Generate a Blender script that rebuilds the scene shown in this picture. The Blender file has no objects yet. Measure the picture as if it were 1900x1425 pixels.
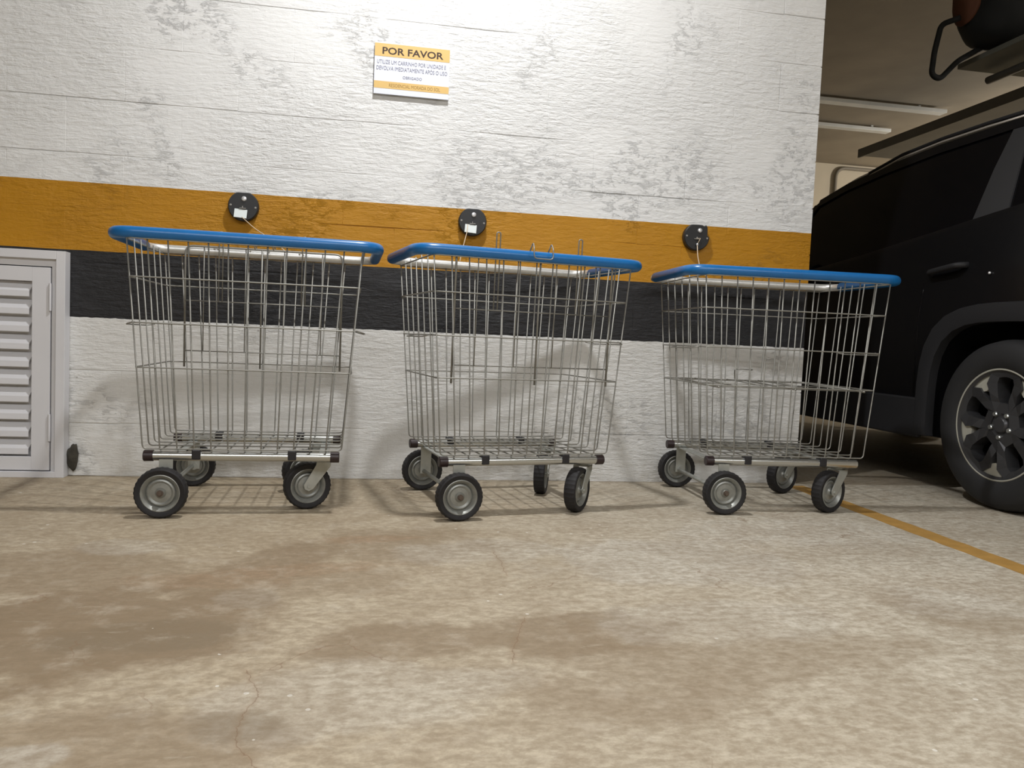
import bpy, bmesh, math, random
from mathutils import Vector, Matrix
import mathutils.noise as mn

random.seed(4)
C = bpy.context.scene.collection
SC = bpy.context.scene
PI = math.pi

# ------------------------------------------------------------------ camera
F = Vector((0.17140857, 0.98349461, -0.05794362))
RT = Vector((0.98468659, -0.16912412, 0.04230072))
UP = Vector((-0.03180287, 0.06430701, 0.99742327))
cd = bpy.data.cameras.new('camera')
cd.sensor_width = 36.0
cd.lens = 1447.43 / 1900 * 36.0
cd.clip_start = 0.05
cam = bpy.data.objects.new('camera', cd)
C.objects.link(cam)
m = Matrix.Identity(4)
for i in range(3):
    m[i][0] = RT[i]; m[i][1] = UP[i]; m[i][2] = -F[i]
m[0][3], m[1][3], m[2][3] = 0.0, -3.1503, 0.5847
cam.matrix_world = m
SC.camera = cam

# ------------------------------------------------------------------ world, lamps, exposure
w = bpy.data.worlds.new('world'); SC.world = w; w.use_nodes = True
w.node_tree.nodes['Background'].inputs[0].default_value = (0.9, 0.93, 1, 1)
w.node_tree.nodes['Background'].inputs[1].default_value = 0.02
SC.view_settings.view_transform = 'Standard'
SC.view_settings.look = 'None'
SC.view_settings.gamma = 1
SC.view_settings.use_curve_mapping = False
SC.view_settings.exposure = 0.24

def lamp(name, loc, sx, sy, power, col=(1, 0.97, 0.9), rz=0.0):
    l = bpy.data.lights.new(name, 'AREA'); l.shape = 'RECTANGLE'
    l.size = sx; l.size_y = sy; l.energy = power; l.color = col
    o = bpy.data.objects.new(name, l); C.objects.link(o)
    o.location = loc; o.rotation_euler = (0, 0, rz)
    return o
lamp('ceiling_lamp_main', (0.22, -0.92, 2.90), 0.13, 0.07, 44, (0.985, 0.99, 1))
lamp('added_fill_light', (0.5, -4.6, 2.9), 5.0, 1.6, 172, (0.975, 0.985, 1))  # broad fill light added behind the camera, evens out wall and floor
def point_light(name, loc, power, rad, col):
    l = bpy.data.lights.new(name, 'POINT'); l.energy = power; l.shadow_soft_size = rad; l.color = col
    o = bpy.data.objects.new(name, l); C.objects.link(o); o.location = loc
point_light('added_light_far', (7.6, 3.2, 2.3), 190, 0.15, (1, 0.93, 0.82))  # added point light, lifts the far wall and ceiling
point_light('added_light_near', (5.9, -1.6, 2.2), 75, 0.15, (1, 0.95, 0.87))  # added point light out of view, brightens duct, shelf and ceiling

# ------------------------------------------------------------------ materials
def mat(name, col, rough=0.5, metal=0.0, spec=0.5, noise=0.0, nscale=20.0, bump=0.0, bscale=60.0, coat=0.0):
    M = bpy.data.materials.new(name); M.use_nodes = True
    nt = M.node_tree; b = nt.nodes['Principled BSDF']
    b.inputs['Base Color'].default_value = (*col, 1)
    b.inputs['Roughness'].default_value = rough
    b.inputs['Metallic'].default_value = metal
    b.inputs['Specular IOR Level'].default_value = spec
    b.inputs['Coat Weight'].default_value = coat
    if noise or bump:
        g = nt.nodes.new('ShaderNodeNewGeometry')
        n = nt.nodes.new('ShaderNodeTexNoise'); n.inputs['Scale'].default_value = nscale
        n.inputs['Detail'].default_value = 6
        nt.links.new(g.outputs['Position'], n.inputs['Vector'])
        if noise:
            mx = nt.nodes.new('ShaderNodeMix'); mx.data_type = 'RGBA'
            mx.inputs['A'].default_value = (*[c * (1 - noise) for c in col], 1)
            mx.inputs['B'].default_value = (*[min(1, c * (1 + noise)) for c in col], 1)
            nt.links.new(n.outputs['Fac'], mx.inputs['Factor'])
            nt.links.new(mx.outputs['Result'], b.inputs['Base Color'])
        if bump:
            n2 = nt.nodes.new('ShaderNodeTexNoise'); n2.inputs['Scale'].default_value = bscale
            nt.links.new(g.outputs['Position'], n2.inputs['Vector'])
            bp = nt.nodes.new('ShaderNodeBump'); bp.inputs['Strength'].default_value = bump
            bp.inputs['Distance'].default_value = 0.002
            nt.links.new(n2.outputs['Fac'], bp.inputs['Height'])
            nt.links.new(bp.outputs['Normal'], b.inputs['Normal'])
    return M

class NT:
    """tiny helper to write node maths"""
    def __init__(s, M): s.t = M.node_tree; s.L = s.t.links
    def val(s, sock, v):
        if hasattr(v, 'is_output') or isinstance(v, bpy.types.NodeSocket): s.L.new(v, sock)
        elif isinstance(v, (tuple, list)): sock.default_value = tuple(v) if len(v) == len(sock.default_value) else (*v, 1)
        else: sock.default_value = v
    def math(s, op, a, b=0.0, c=None, clamp=False):
        n = s.t.nodes.new('ShaderNodeMath'); n.operation = op; n.use_clamp = clamp
        s.val(n.inputs[0], a); s.val(n.inputs[1], b)
        if c is not None: s.val(n.inputs[2], c)
        return n.outputs[0]
    def mix(s, f, a, b):
        n = s.t.nodes.new('ShaderNodeMix'); n.data_type = 'RGBA'
        s.val(n.inputs['Factor'], f); s.val(n.inputs['A'], a); s.val(n.inputs['B'], b)
        return n.outputs['Result']
    def noise(s, vec, scale, detail=4, rough=0.5, dist=0.0):
        n = s.t.nodes.new('ShaderNodeTexNoise'); s.val(n.inputs['Vector'], vec)
        n.inputs['Scale'].default_value = scale; n.inputs['Detail'].default_value = detail
        n.inputs['Roughness'].default_value = rough; n.inputs['Distortion'].default_value = dist
        return n.outputs['Fac']
    def ramp(s, f, lo, hi):
        n = s.t.nodes.new('ShaderNodeMapRange'); s.val(n.inputs['Value'], f)
        n.inputs['From Min'].default_value = lo; n.inputs['From Max'].default_value = hi
        n.clamp = True; n.interpolation_type = 'SMOOTHSTEP'
        return n.outputs['Result']
    def mapping(s, vec, sc=(1, 1, 1), loc=(0, 0, 0)):
        n = s.t.nodes.new('ShaderNodeMapping'); s.val(n.inputs['Vector'], vec)
        n.inputs['Scale'].default_value = sc; n.inputs['Location'].default_value = loc
        return n.outputs['Vector']

# painted block wall: white / black / ochre bands by height, brushed relief
M_wall = bpy.data.materials.new('painted_block_wall'); M_wall.use_nodes = True
h = NT(M_wall); b = M_wall.node_tree.nodes['Principled BSDF']
geo = M_wall.node_tree.nodes.new('ShaderNodeNewGeometry')
sep = M_wall.node_tree.nodes.new('ShaderNodeSeparateXYZ'); h.L.new(geo.outputs['Position'], sep.inputs[0])
P = geo.outputs['Position']; X, Y, Z = sep.outputs
edge = h.math('MULTIPLY', h.math('SUBTRACT', h.noise(P, 22, 4), 0.5), 0.010)
edge2 = h.math('MULTIPLY', h.math('SUBTRACT', h.noise(P, 9, 5), 0.5), 0.004)
zl = h.math('ADD', Z, edge); zh = h.math('ADD', Z, edge2)
white = h.mix(h.noise(P, 3, 5), (0.70, 0.705, 0.70), (0.79, 0.795, 0.79))
# dirt near the floor and an even warmer tone on the low white band
dirt = h.math('MULTIPLY', h.ramp(Z, 0.45, 0.0), h.ramp(h.noise(h.mapping(P, (1, 1, 0.6)), 5, 6, 0.65), 0.35, 0.75))
white = h.mix(h.math('MULTIPLY', dirt, 0.55), white, (0.40, 0.36, 0.29))
low = h.ramp(Z, 0.62, 0.58)
white = h.mix(h.math('MULTIPLY', low, 0.25), white, (0.70, 0.68, 0.63))
blackc = h.mix(h.ramp(h.noise(h.mapping(P, (1, 1, 6)), 7, 5), 0.55, 0.85), (0.019, 0.019, 0.021), (0.045, 0.045, 0.05))  # lighter streaks in the colour stand in for highlights on the black band
ochre = h.mix(h.noise(P, 6, 5), (0.41, 0.185, 0.006), (0.48, 0.225, 0.010))
col = h.mix(h.math('GREATER_THAN', zl, 0.597), white, blackc)
col = h.mix(h.math('GREATER_THAN', zh, 0.845), col, ochre)
col = h.mix(h.math('GREATER_THAN', zh, 1.095), col, white)
# small unpainted pits
vor = M_wall.node_tree.nodes.new('ShaderNodeTexVoronoi'); vor.inputs['Scale'].default_value = 9
h.L.new(P, vor.inputs['Vector'])
pit = h.math('MULTIPLY', h.math('LESS_THAN', vor.outputs['Distance'], 0.035), h.math('GREATER_THAN', h.noise(P, 2.3, 2), 0.56))
col = h.mix(h.math('MULTIPLY', pit, 0.6), col, (0.24, 0.21, 0.18))
h.L.new(col, b.inputs['Base Color'])
h.val(b.inputs['Roughness'], h.mix(h.math('MULTIPLY', h.math('GREATER_THAN', zl, 0.597), h.math('LESS_THAN', zh, 1.095)), (0.75,) * 3, (0.42,) * 3))
b.inputs['Specular IOR Level'].default_value = 0.35
amp = h.math('ADD', h.math('MULTIPLY', h.ramp(h.noise(P, 1.6, 3), 0.35, 0.65), 0.9), 0.35)
strokes = h.noise(h.mapping(P, (1.0, 1, 4.6)), 15, 7, 0.66, 0.35)
lumps = h.noise(P, 38, 5, 0.6)
crust = h.math('MULTIPLY', h.ramp(h.noise(h.mapping(P, (1, 1, 2)), 19, 9, 0.80, 0.3), 0.50, 0.64), h.ramp(h.noise(P, 2.1, 2), 0.50, 0.62))
hh = h.math('ADD', h.math('MULTIPLY', h.math('ADD', strokes, h.math('MULTIPLY', lumps, 0.60)), amp), h.math('MULTIPLY', crust, 0.24))
hh = h.math('SUBTRACT', hh, h.math('MULTIPLY', pit, 0.6))
bp = M_wall.node_tree.nodes.new('ShaderNodeBump'); bp.inputs['Strength'].default_value = 0.85
bp.inputs['Distance'].default_value = 0.0088
h.L.new(hh, bp.inputs['Height']); h.L.new(bp.outputs['Normal'], b.inputs['Normal'])

# concrete floor with stains in the places where the floor has them
M_floor = bpy.data.materials.new('stained_concrete_floor'); M_floor.use_nodes = True
h = NT(M_floor); b = M_floor.node_tree.nodes['Principled BSDF']
geo = M_floor.node_tree.nodes.new('ShaderNodeNewGeometry')
sep = M_floor.node_tree.nodes.new('ShaderNodeSeparateXYZ'); h.L.new(geo.outputs['Position'], sep.inputs[0])
P = geo.outputs['Position']; X, Y, Z = sep.outputs
wob = h.math('MULTIPLY', h.math('SUBTRACT', h.noise(P, 4.5, 6, 0.62), 0.5), 1.5)
wob2 = h.math('MULTIPLY', h.math('SUBTRACT', h.noise(h.mapping(P, (1, 1, 1), (5, 3, 0)), 5.5, 6, 0.62), 0.5), 1.2)
def blobs(lst):
    tot = None
    for (x, y, rx, ry, rot, s) in lst:
        c, sn = math.cos(rot), math.sin(rot)
        dx = h.math('SUBTRACT', X, x); dy = h.math('SUBTRACT', Y, y)
        u = h.math('MULTIPLY', h.math('ADD', h.math('MULTIPLY', dx, c), h.math('MULTIPLY', dy, sn)), 1 / rx)
        v = h.math('MULTIPLY', h.math('SUBTRACT', h.math('MULTIPLY', dy, c), h.math('MULTIPLY', dx, sn)), 1 / ry)
        d = h.math('SQRT', h.math('ADD', h.math('MULTIPLY', u, u), h.math('MULTIPLY', v, v)))
        d = h.math('ADD', h.math('ADD', d, wob), wob2)
        k = h.math('MULTIPLY', h.ramp(d, 1.10, 0.70), s)
        tot = k if tot is None else h.math('MAXIMUM', tot, k)
    return tot
base = h.mix(h.noise(P, 2.2, 7, 0.6), (0.42, 0.342, 0.240), (0.54, 0.470, 0.350))
base = h.mix(h.ramp(X, -0.2, 1.6), base, (0.58, 0.54, 0.45))
brown = blobs([(-0.5, -1.55, .34, .26, 0.2, .95), (-.28, -1.28, .13, .42, -0.45, .75), (-.72, -1.22, .32, .22, 0, .6),
               (.06, -.98, .28, .20, 0, .55), (-.2, -1.30, .30, .16, 0, .5), (.12, -1.68, .26, .10, 0.1, .75),
               (.40, -1.66, .22, .12, .2, .8), (.42, -1.93, .20, .12, .3, .45), (-.33, -2.02, .24, .12, 0, .55),
               (1.32, -1.60, .22, .10, -.9, .5), (.9, -1.78, .3, .1, 0, .35), (.62, -1.84, .3, .12, 0, .5)])
grey = blobs([(.80, -1.18, .38, .24, 0, .8), (.75, -1.60, .28, .14, 0, .5), (.30, -1.06, .24, .14, 0, .5), (-.05, -1.9, .3, .14, .1, .55),
              (-.62, -1.0, .14, .08, 0, .5), (-.26, -1.42, .07, .07, 0, .3), (1.38, -1.52, .2, .12, 0, .5), (1.35, -.85, .5, .2, 0, .6), (-.45, -2.05, .07, .04, 0, .7)])
col = h.mix(h.math('MULTIPLY', brown, 0.95), base, (0.235, 0.170, 0.105))
col = h.mix(h.math('MULTIPLY', grey, 0.6), col, (0.60, 0.58, 0.52))
rust = blobs([(.0, -.93, .2, .05, 0.1, .7), (-.18, -1.22, .24, .06, .2, .55), (-.35, -1.3, .2, .06, 0, .4)])
col = h.mix(h.math('MULTIPLY', rust, 0.6), col, (0.33, 0.195, 0.105))
dark = blobs([(-.42, -1.62, .20, .08, .1, .9), (-.19, -1.98, .08, .05, 0, .8)])
col = h.mix(h.math('MULTIPLY', dark, 0.55), col, (0.165, 0.13, 0.085))
fine = h.ramp(h.noise(h.mapping(P, (1, 1.6, 1)), 34, 7, 0.7), 0.36, 0.66)
col = h.mix(h.math('MULTIPLY', h.math('SUBTRACT', 1, fine), 0.55), col, (0.20, 0.15, 0.09))
mot = h.ramp(h.noise(P, 11, 6, 0.65), 0.50, 0.72)
col = h.mix(h.math('MULTIPLY', mot, 0.38), col, (0.58, 0.52, 0.42))
scr = h.ramp(h.noise(h.mapping(P, (1, 3.2, 1)), 9, 8, 0.75, 0.8), 0.58, 0.70)
col = h.mix(h.math('MULTIPLY', scr, 0.36), col, (0.56, 0.51, 0.41))
# dust line along the wall foot
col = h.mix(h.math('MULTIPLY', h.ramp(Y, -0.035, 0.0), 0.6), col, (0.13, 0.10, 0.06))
# hairline cracks
v1 = M_floor.node_tree.nodes.new('ShaderNodeTexVoronoi'); v1.feature = 'DISTANCE_TO_EDGE'; v1.inputs['Scale'].default_value = 1.5
wv = M_floor.node_tree.nodes.new('ShaderNodeVectorMath'); wv.operation = 'ADD'
nz = M_floor.node_tree.nodes.new('ShaderNodeTexNoise'); nz.inputs['Scale'].default_value = 6; nz.inputs['Detail'].default_value = 6
h.L.new(P, nz.inputs['Vector'])
sc_ = M_floor.node_tree.nodes.new('ShaderNodeVectorMath'); sc_.operation = 'SCALE'; sc_.inputs['Scale'].default_value = 0.25
h.L.new(nz.outputs['Color'], sc_.inputs[0]); h.L.new(P, wv.inputs[0]); h.L.new(sc_.outputs[0], wv.inputs[1]); h.L.new(wv.outputs[0], v1.inputs['Vector'])
crack = h.math('MULTIPLY', h.math('LESS_THAN', v1.outputs['Distance'], 0.0028), h.ramp(h.noise(P, 1.9, 3), 0.50, 0.60))
col = h.mix(h.math('MULTIPLY', crack, 0.5), col, (0.20, 0.12, 0.07))
# the three cracks that run across the slab
CR = [[(-0.202, -1.796), (-0.19, -1.833), (-0.167, -1.89), (-0.179, -1.929), (-0.184, -1.963), (-0.184, -1.995), (-0.183, -2.023), (-0.172, -2.05), (-0.16, -2.071), (-0.142, -2.103)], [(0.324, -1.571), (0.304, -1.628), (0.291, -1.676), (0.27, -1.735), (0.26, -1.791)], [(0.332, -1.059), (0.333, -1.122), (0.336, -1.172), (0.334, -1.282)]]
jx = h.math('MULTIPLY', h.math('SUBTRACT', h.noise(P, 40, 4, 0.6), 0.5), 0.022)
jy = h.math('MULTIPLY', h.math('SUBTRACT', h.noise(h.mapping(P, (1, 1, 1), (9, 4, 0)), 40, 4, 0.6), 0.5), 0.022)
Xj = h.math('ADD', X, jx); Yj = h.math('ADD', Y, jy); dmin = None
for line in CR:
    for (ax, ay), (bx, by) in zip(line[:-1], line[1:]):
        ux, uy = bx - ax, by - ay; L2 = ux * ux + uy * uy
        px = h.math('SUBTRACT', Xj, ax); py = h.math('SUBTRACT', Yj, ay)
        t_ = h.math('MULTIPLY', h.math('ADD', h.math('MULTIPLY', px, ux), h.math('MULTIPLY', py, uy)), 1 / L2, clamp=True)
        ex = h.math('SUBTRACT', px, h.math('MULTIPLY', t_, ux)); ey = h.math('SUBTRACT', py, h.math('MULTIPLY', t_, uy))
        d_ = h.math('SQRT', h.math('ADD', h.math('MULTIPLY', ex, ex), h.math('MULTIPLY', ey, ey)))
        dmin = d_ if dmin is None else h.math('MINIMUM', dmin, d_)
col = h.mix(h.math('MULTIPLY', h.ramp(dmin, 0.0016, 0.0004), 0.6), col, (0.17, 0.10, 0.06))
col = h.mix(h.math('MULTIPLY', h.ramp(dmin, 0.014, 0.0), 0.18), col, (0.25, 0.15, 0.08))
# white plaster crumbs trodden into the floor
v2 = M_floor.node_tree.nodes.new('ShaderNodeTexVoronoi'); v2.inputs['Scale'].default_value = 17; h.L.new(P, v2.inputs['Vector'])
speck = h.math('MULTIPLY', h.math('LESS_THAN', v2.outputs['Distance'], 0.075), h.math('GREATER_THAN', h.noise(P, 3.1, 3), 0.56))
col = h.mix(h.math('MULTIPLY', speck, 0.85), col, (0.70, 0.67, 0.60))
grain = h.ramp(h.noise(P, 85, 5, 0.75), 0.30, 0.70)
col = h.mix(h.math('MULTIPLY', h.math('SUBTRACT', 1, grain), 0.24), col, (0.17, 0.13, 0.085))
patch = h.ramp(h.noise(h.mapping(P, (1, 1.3, 1), (2, 7, 0)), 4.2, 7, 0.7, 0.4), 0.44, 0.56)
col = h.mix(h.math('MULTIPLY', h.math('SUBTRACT', 1, patch), 0.22), col, (0.20, 0.14, 0.08))
h.L.new(col, b.inputs['Base Color'])
b.inputs['Roughness'].default_value = 0.62; b.inputs['Specular IOR Level'].default_value = 0.3
bp = M_floor.node_tree.nodes.new('ShaderNodeBump'); bp.inputs['Strength'].default_value = 0.35; bp.inputs['Distance'].default_value = 0.003
h.L.new(h.math('ADD', h.noise(h.mapping(P, (1, 1.6, 1)), 34, 7, 0.7), h.math('MULTIPLY', h.noise(P, 7, 4), 0.8)), bp.inputs['Height'])
h.L.new(bp.outputs['Normal'], b.inputs['Normal'])

M_ceil = mat('raw_concrete_ceiling', (0.36, 0.32, 0.26), 0.85, noise=.25, nscale=2.5, bump=.4, bscale=14)
M_far = mat('beige_far_wall', (0.52, 0.47, 0.38), 0.8, noise=.12, nscale=3)
M_wire = mat('galvanised_wire', (0.27, 0.265, 0.24), 0.5, metal=0.55, noise=.25, nscale=60)
M_tube = mat('chromed_tube', (0.52, 0.53, 0.51), 0.24, metal=0.9)
M_bar = mat('zinc_rim_tube', (0.66, 0.66, 0.64), 0.38, metal=0.7, noise=.2, nscale=30)
M_zinc = mat('dull_zinc_plate', (0.40, 0.41, 0.38), 0.5, metal=0.45, noise=.2, nscale=40)
M_blue = mat('blue_plastic_sleeve', (0.008, 0.130, 0.37), 0.30, spec=.55, noise=.12, nscale=25)
M_rubber = mat('black_rubber', (0.016, 0.015, 0.016), 0.65, spec=.35, noise=.3, nscale=50)
M_hub = mat('grey_steel_hub', (0.27, 0.275, 0.255), 0.42, metal=0.45, noise=.3, nscale=55)
M_axle = mat('dark_axle_bolt', (0.13, 0.10, 0.08), 0.55, metal=.6)
M_cap = mat('dark_red_end_cap', (0.022, 0.011, 0.012), 0.45)
M_clamp = mat('black_plastic_clamp', (0.012, 0.012, 0.016), 0.4)
M_white = mat('white_enamel', (0.66, 0.66, 0.685), 0.45, noise=.03, nscale=9)
M_reel = mat('black_reel_plastic', (0.014, 0.015, 0.017), 0.42)
M_tag = mat('white_paper_tag', (0.72, 0.78, 0.78), 0.4)
M_cord = mat('tan_cord', (0.62, 0.50, 0.36), 0.6)
M_screw = mat('bright_screw', (0.75, 0.76, 0.78), 0.3, metal=.6)
M_rivet = mat('dull_rivet', (0.28, 0.27, 0.25), 0.5)
M_sign = mat('white_sign_board', (0.70, 0.73, 0.82), 0.45)
M_signy = mat('sand_yellow_print', (0.66, 0.44, 0.15), 0.5)
M_inkd = mat('dark_brown_ink', (0.035, 0.012, 0.004), 0.6)
M_inkg = mat('grey_ink', (0.20, 0.20, 0.26), 0.6)
M_inkb = mat('brown_ink', (0.28, 0.16, 0.03), 0.6)
M_line = mat('worn_yellow_line', (0.38, 0.215, 0.055), 0.6, noise=.3, nscale=18)
M_paint = mat('black_car_paint', (0.006, 0.006, 0.007), 0.3, spec=.3, coat=.12)
M_glass = mat('tinted_car_glass', (0.004, 0.004, 0.005), 0.08, spec=.35)
M_clad = mat('charcoal_car_plastic', (0.020, 0.020, 0.022), 0.6, spec=.3)
M_pillar = mat('satin_pillar_trim', (0.030, 0.030, 0.032), 0.5)
M_chrome = mat('bright_roof_rail', (0.78, 0.74, 0.68), 0.35, metal=.6)
M_alloy = mat('dark_grey_alloy', (0.055, 0.055, 0.058), 0.35, metal=.4)
M_alloyl = mat('light_alloy', (0.42, 0.41, 0.35), 0.45, metal=.1)
M_carr = mat('car_tyre_rubber', (0.022, 0.022, 0.023), 0.7, spec=.3)
M_duct = mat('grey_duct_metal', (0.16, 0.155, 0.14), 0.6, metal=.2, noise=.25, nscale=5)
M_tray = mat('pale_metal_channel', (0.80, 0.84, 0.87), 0.45, metal=.2, noise=.15, nscale=8)
M_dark = mat('black_bag_fabric', (0.006, 0.007, 0.007), 0.8, bump=.5, bscale=25)
M_red = mat('dark_red_fabric', (0.08, 0.010, 0.012), 0.8)
M_rustc = mat('rust_brown_cover', (0.10, 0.035, 0.015), 0.8)
M_board = mat('grey_green_board', (0.13, 0.13, 0.105), 0.7, noise=.2, nscale=9)
M_lump = mat('dark_brown_lump', (0.045, 0.040, 0.030), 0.9, noise=.5, nscale=45, bump=1, bscale=90)
M_pipe = mat('dusty_grey_pipe', (0.20, 0.18, 0.15), 0.6)

# ------------------------------------------------------------------ mesh helpers
def obj(name, bm, mt, parent=None, smooth=False, loc=None):
    me = bpy.data.meshes.new(name); bm.to_mesh(me); bm.free()
    return link(name, me, mt, parent, smooth, loc)
def link(name, me, mt, parent=None, smooth=False, loc=None):
    if mt is not None and not me.materials: me.materials.append(mt)
    if smooth:
        for p in me.polygons: p.use_smooth = True
    o = bpy.data.objects.new(name, me); C.objects.link(o)
    if parent: o.parent = parent
    if loc: o.location = loc
    return o
def thing(name, label, cat, loc=(0, 0, 0), rz=0.0, group=None):
    o = bpy.data.objects.new(name, None); C.objects.link(o); o.empty_display_size = 0.1
    o.location = loc; o.rotation_euler = (0, 0, rz)
    o['label'] = label; o['category'] = cat
    if group: o['group'] = group
    return o
def tag(o, label, cat, group=None):
    o['label'] = label; o['category'] = cat
    if group: o['group'] = group
    return o
def struct(o): o['kind'] = 'structure'; return o
def box(bm, x0, x1, y0, y1, z0, z1, bev=0.0, mtx=None):
    r = bmesh.ops.create_cube(bm, size=1)
    vs = r['verts']
    for v in vs:
        v.co = Vector(((x0 + x1) / 2 + v.co.x * (x1 - x0), (y0 + y1) / 2 + v.co.y * (y1 - y0), (z0 + z1) / 2 + v.co.z * (z1 - z0)))
    if bev:
        es = {e for v in vs for e in v.link_edges}
        r = bmesh.ops.bevel(bm, geom=list(es), offset=bev, segments=2, affect='EDGES', profile=0.5)
        vs = list({v for f in r['faces'] for v in f.verts} | {v for v in vs if v.is_valid})
    if mtx is not None:
        bmesh.ops.transform(bm, matrix=mtx, verts=vs)
    return vs
def rounded(pts, rad, closed=False, seg=5):
    """round the corners of a polyline"""
    pts = [Vector(p) for p in pts]; n = len(pts); out = []
    for i, p in enumerate(pts):
        if not closed and (i == 0 or i == n - 1): out.append(p); continue
        a = pts[i - 1]; c = pts[(i + 1) % n]
        r = rad[i] if isinstance(rad, (list, tuple)) else rad
        if r <= 0: out.append(p); continue
        da = (a - p); dc = (c - p)
        t = min(r, da.length * .49, dc.length * .49)
        A = p + da.normalized() * t; B = p + dc.normalized() * t
        for k in range(seg + 1):
            s = k / seg
            out.append((1 - s) ** 2 * A + 2 * s * (1 - s) * p + s * s * B)
    return out
def tube(bm, pts, r, n=6, closed=False, caps=True):
    pts = [Vector(p) for p in pts]; N = len(pts)
    T = []
    for i in range(N):
        a = pts[i - 1] if (i > 0 or closed) else pts[0]
        c = pts[(i + 1) % N] if (i < N - 1 or closed) else pts[-1]
        T.append((c - a).normalized())
    ref = Vector((0, 0, 1)) if abs(T[0].z) < 0.9 else Vector((1, 0, 0))
    u = T[0].cross(ref).normalized(); rings = []
    for i in range(N):
        u = (u - T[i] * u.dot(T[i])).normalized(); v = T[i].cross(u)
        rr = r[i] if isinstance(r, (list, tuple)) else r
        rings.append([bm.verts.new(pts[i] + (u * math.cos(2 * PI * k / n) + v * math.sin(2 * PI * k / n)) * rr) for k in range(n)])
    M_ = N if closed else N - 1
    for i in range(M_):
        a = rings[i]; c = rings[(i + 1) % N]
        off = 0
        if closed and i == N - 1:
            off = min(range(n), key=lambda o: sum((a[k].co - c[(k + o) % n].co).length for k in range(n)))
        for k in range(n):
            bm.faces.new((a[k], a[(k + 1) % n], c[(k + 1 + off) % n], c[(k + off) % n]))
    if caps and not closed:
        bm.faces.new(list(reversed(rings[0]))); bm.faces.new(rings[-1])
def tube_obj(name, pts, r, mt, parent=None, n=6, closed=False):
    bm = bmesh.new(); tube(bm, pts, r, n, closed)
    bmesh.ops.recalc_face_normals(bm, faces=bm.faces)
    return obj(name, bm, mt, parent, smooth=True)
def lathe(bm, prof, n=32, axis='Y', closed=False, mod=None, caps=True):
    """prof: (radius, offset along axis)"""
    rings = []
    for (r, a) in prof:
        ring = []
        for k in range(n):
            t = 2 * PI * k / n
            rr = r * (mod(k, r, a) if mod else 1)
            c, s = rr * math.cos(t), rr * math.sin(t)
            co = {'Y': (c, a, s), 'X': (a, c, s), 'Z': (c, s, a)}[axis]
            ring.append(bm.verts.new(co))
        rings.append(ring)
    M_ = len(rings) if closed else len(rings) - 1
    for i in range(M_):
        a = rings[i]; c = rings[(i + 1) % len(rings)]
        for k in range(n):
            bm.faces.new((a[k], a[(k + 1) % n], c[(k + 1) % n], c[k]))
    if not closed and caps:
        for rg, pr in ((rings[0], prof[0]), (rings[-1], prof[-1])):
            if pr[0] > 1e-5: bm.faces.new(rg)
    bmesh.ops.remove_doubles(bm, verts=bm.verts, dist=1e-6)
    bmesh.ops.recalc_face_normals(bm, faces=bm.faces)
def autosmooth(o, ang=40):
    me = o.data
    for p in me.polygons: p.use_smooth = True
    bm = bmesh.new(); bm.from_mesh(me)
    for e in bm.edges:
        if len(e.link_faces) == 2 and e.calc_face_angle(0) > math.radians(ang): e.smooth = False
    bm.to_mesh(me); bm.free()
    return o

# ------------------------------------------------------------------ the setting
CEIL = 2.95
bm = bmesh.new(); box(bm, -6, 9, -7, 6, -0.12, 0.0); struct(obj('floor', bm, M_floor))
bm = bmesh.new(); box(bm, -6, 9, -7, 6, CEIL, CEIL + .15); ceil = struct(obj('ceiling', bm, M_ceil))
bm = bmesh.new(); box(bm, -6, 9, 6, 6.15, 0, CEIL); wall_far = struct(obj('wall_far', bm, M_far))
bm = bmesh.new(); box(bm, -6.15, -6, -7, 6, 0, CEIL); struct(obj('wall_left', bm, M_far))
bm = bmesh.new(); box(bm, 9, 9.15, -7, 6, 0, CEIL); struct(obj('wall_right', bm, M_far))
bm = bmesh.new(); box(bm, -6, 9, -7.15, -7, 0, CEIL); struct(obj('wall_rear', bm, M_far))

# block wall: backing with mortar relief, blocks proud of it
XR = 1.838
bm = bmesh.new()
box(bm, -6, XR - .004, 0.012, 0.20, 0, CEIL)
x0, x1, z0, z1 = -2.0, XR - .004, 0.0, 2.25
nx, nz = 320, 200
grid = []
for j in range(nz + 1):
    row = []
    for i in range(nx + 1):
        x = x0 + (x1 - x0) * i / nx; z = z0 + (z1 - z0) * j / nz
        fill = mn.fractal(Vector((x * 1.3, 3.1, z * 2.6)), 0.9, 2.0, 4)
        zj = abs((z + .1) % .2 - .1)
        d = 0.0036 * max(0, min(1, 0.02 + fill * 1.9)) * (1 if zj < .012 else (.12 if x < .55 else .7)) + 0.0007 * mn.noise(Vector((x * 30, 0, z * 30)))
        row.append(bm.verts.new((x, max(d, -0.0004) + 0.0002, z)))
    grid.append(row)
for j in range(nz):
    for i in range(nx):
        bm.faces.new((grid[j][i], grid[j][i + 1], grid[j + 1][i + 1], grid[j + 1][i]))
wall = struct(obj('wall_back', bm, M_wall))
for p in wall.data.polygons[6:]: p.use_smooth = True
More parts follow.
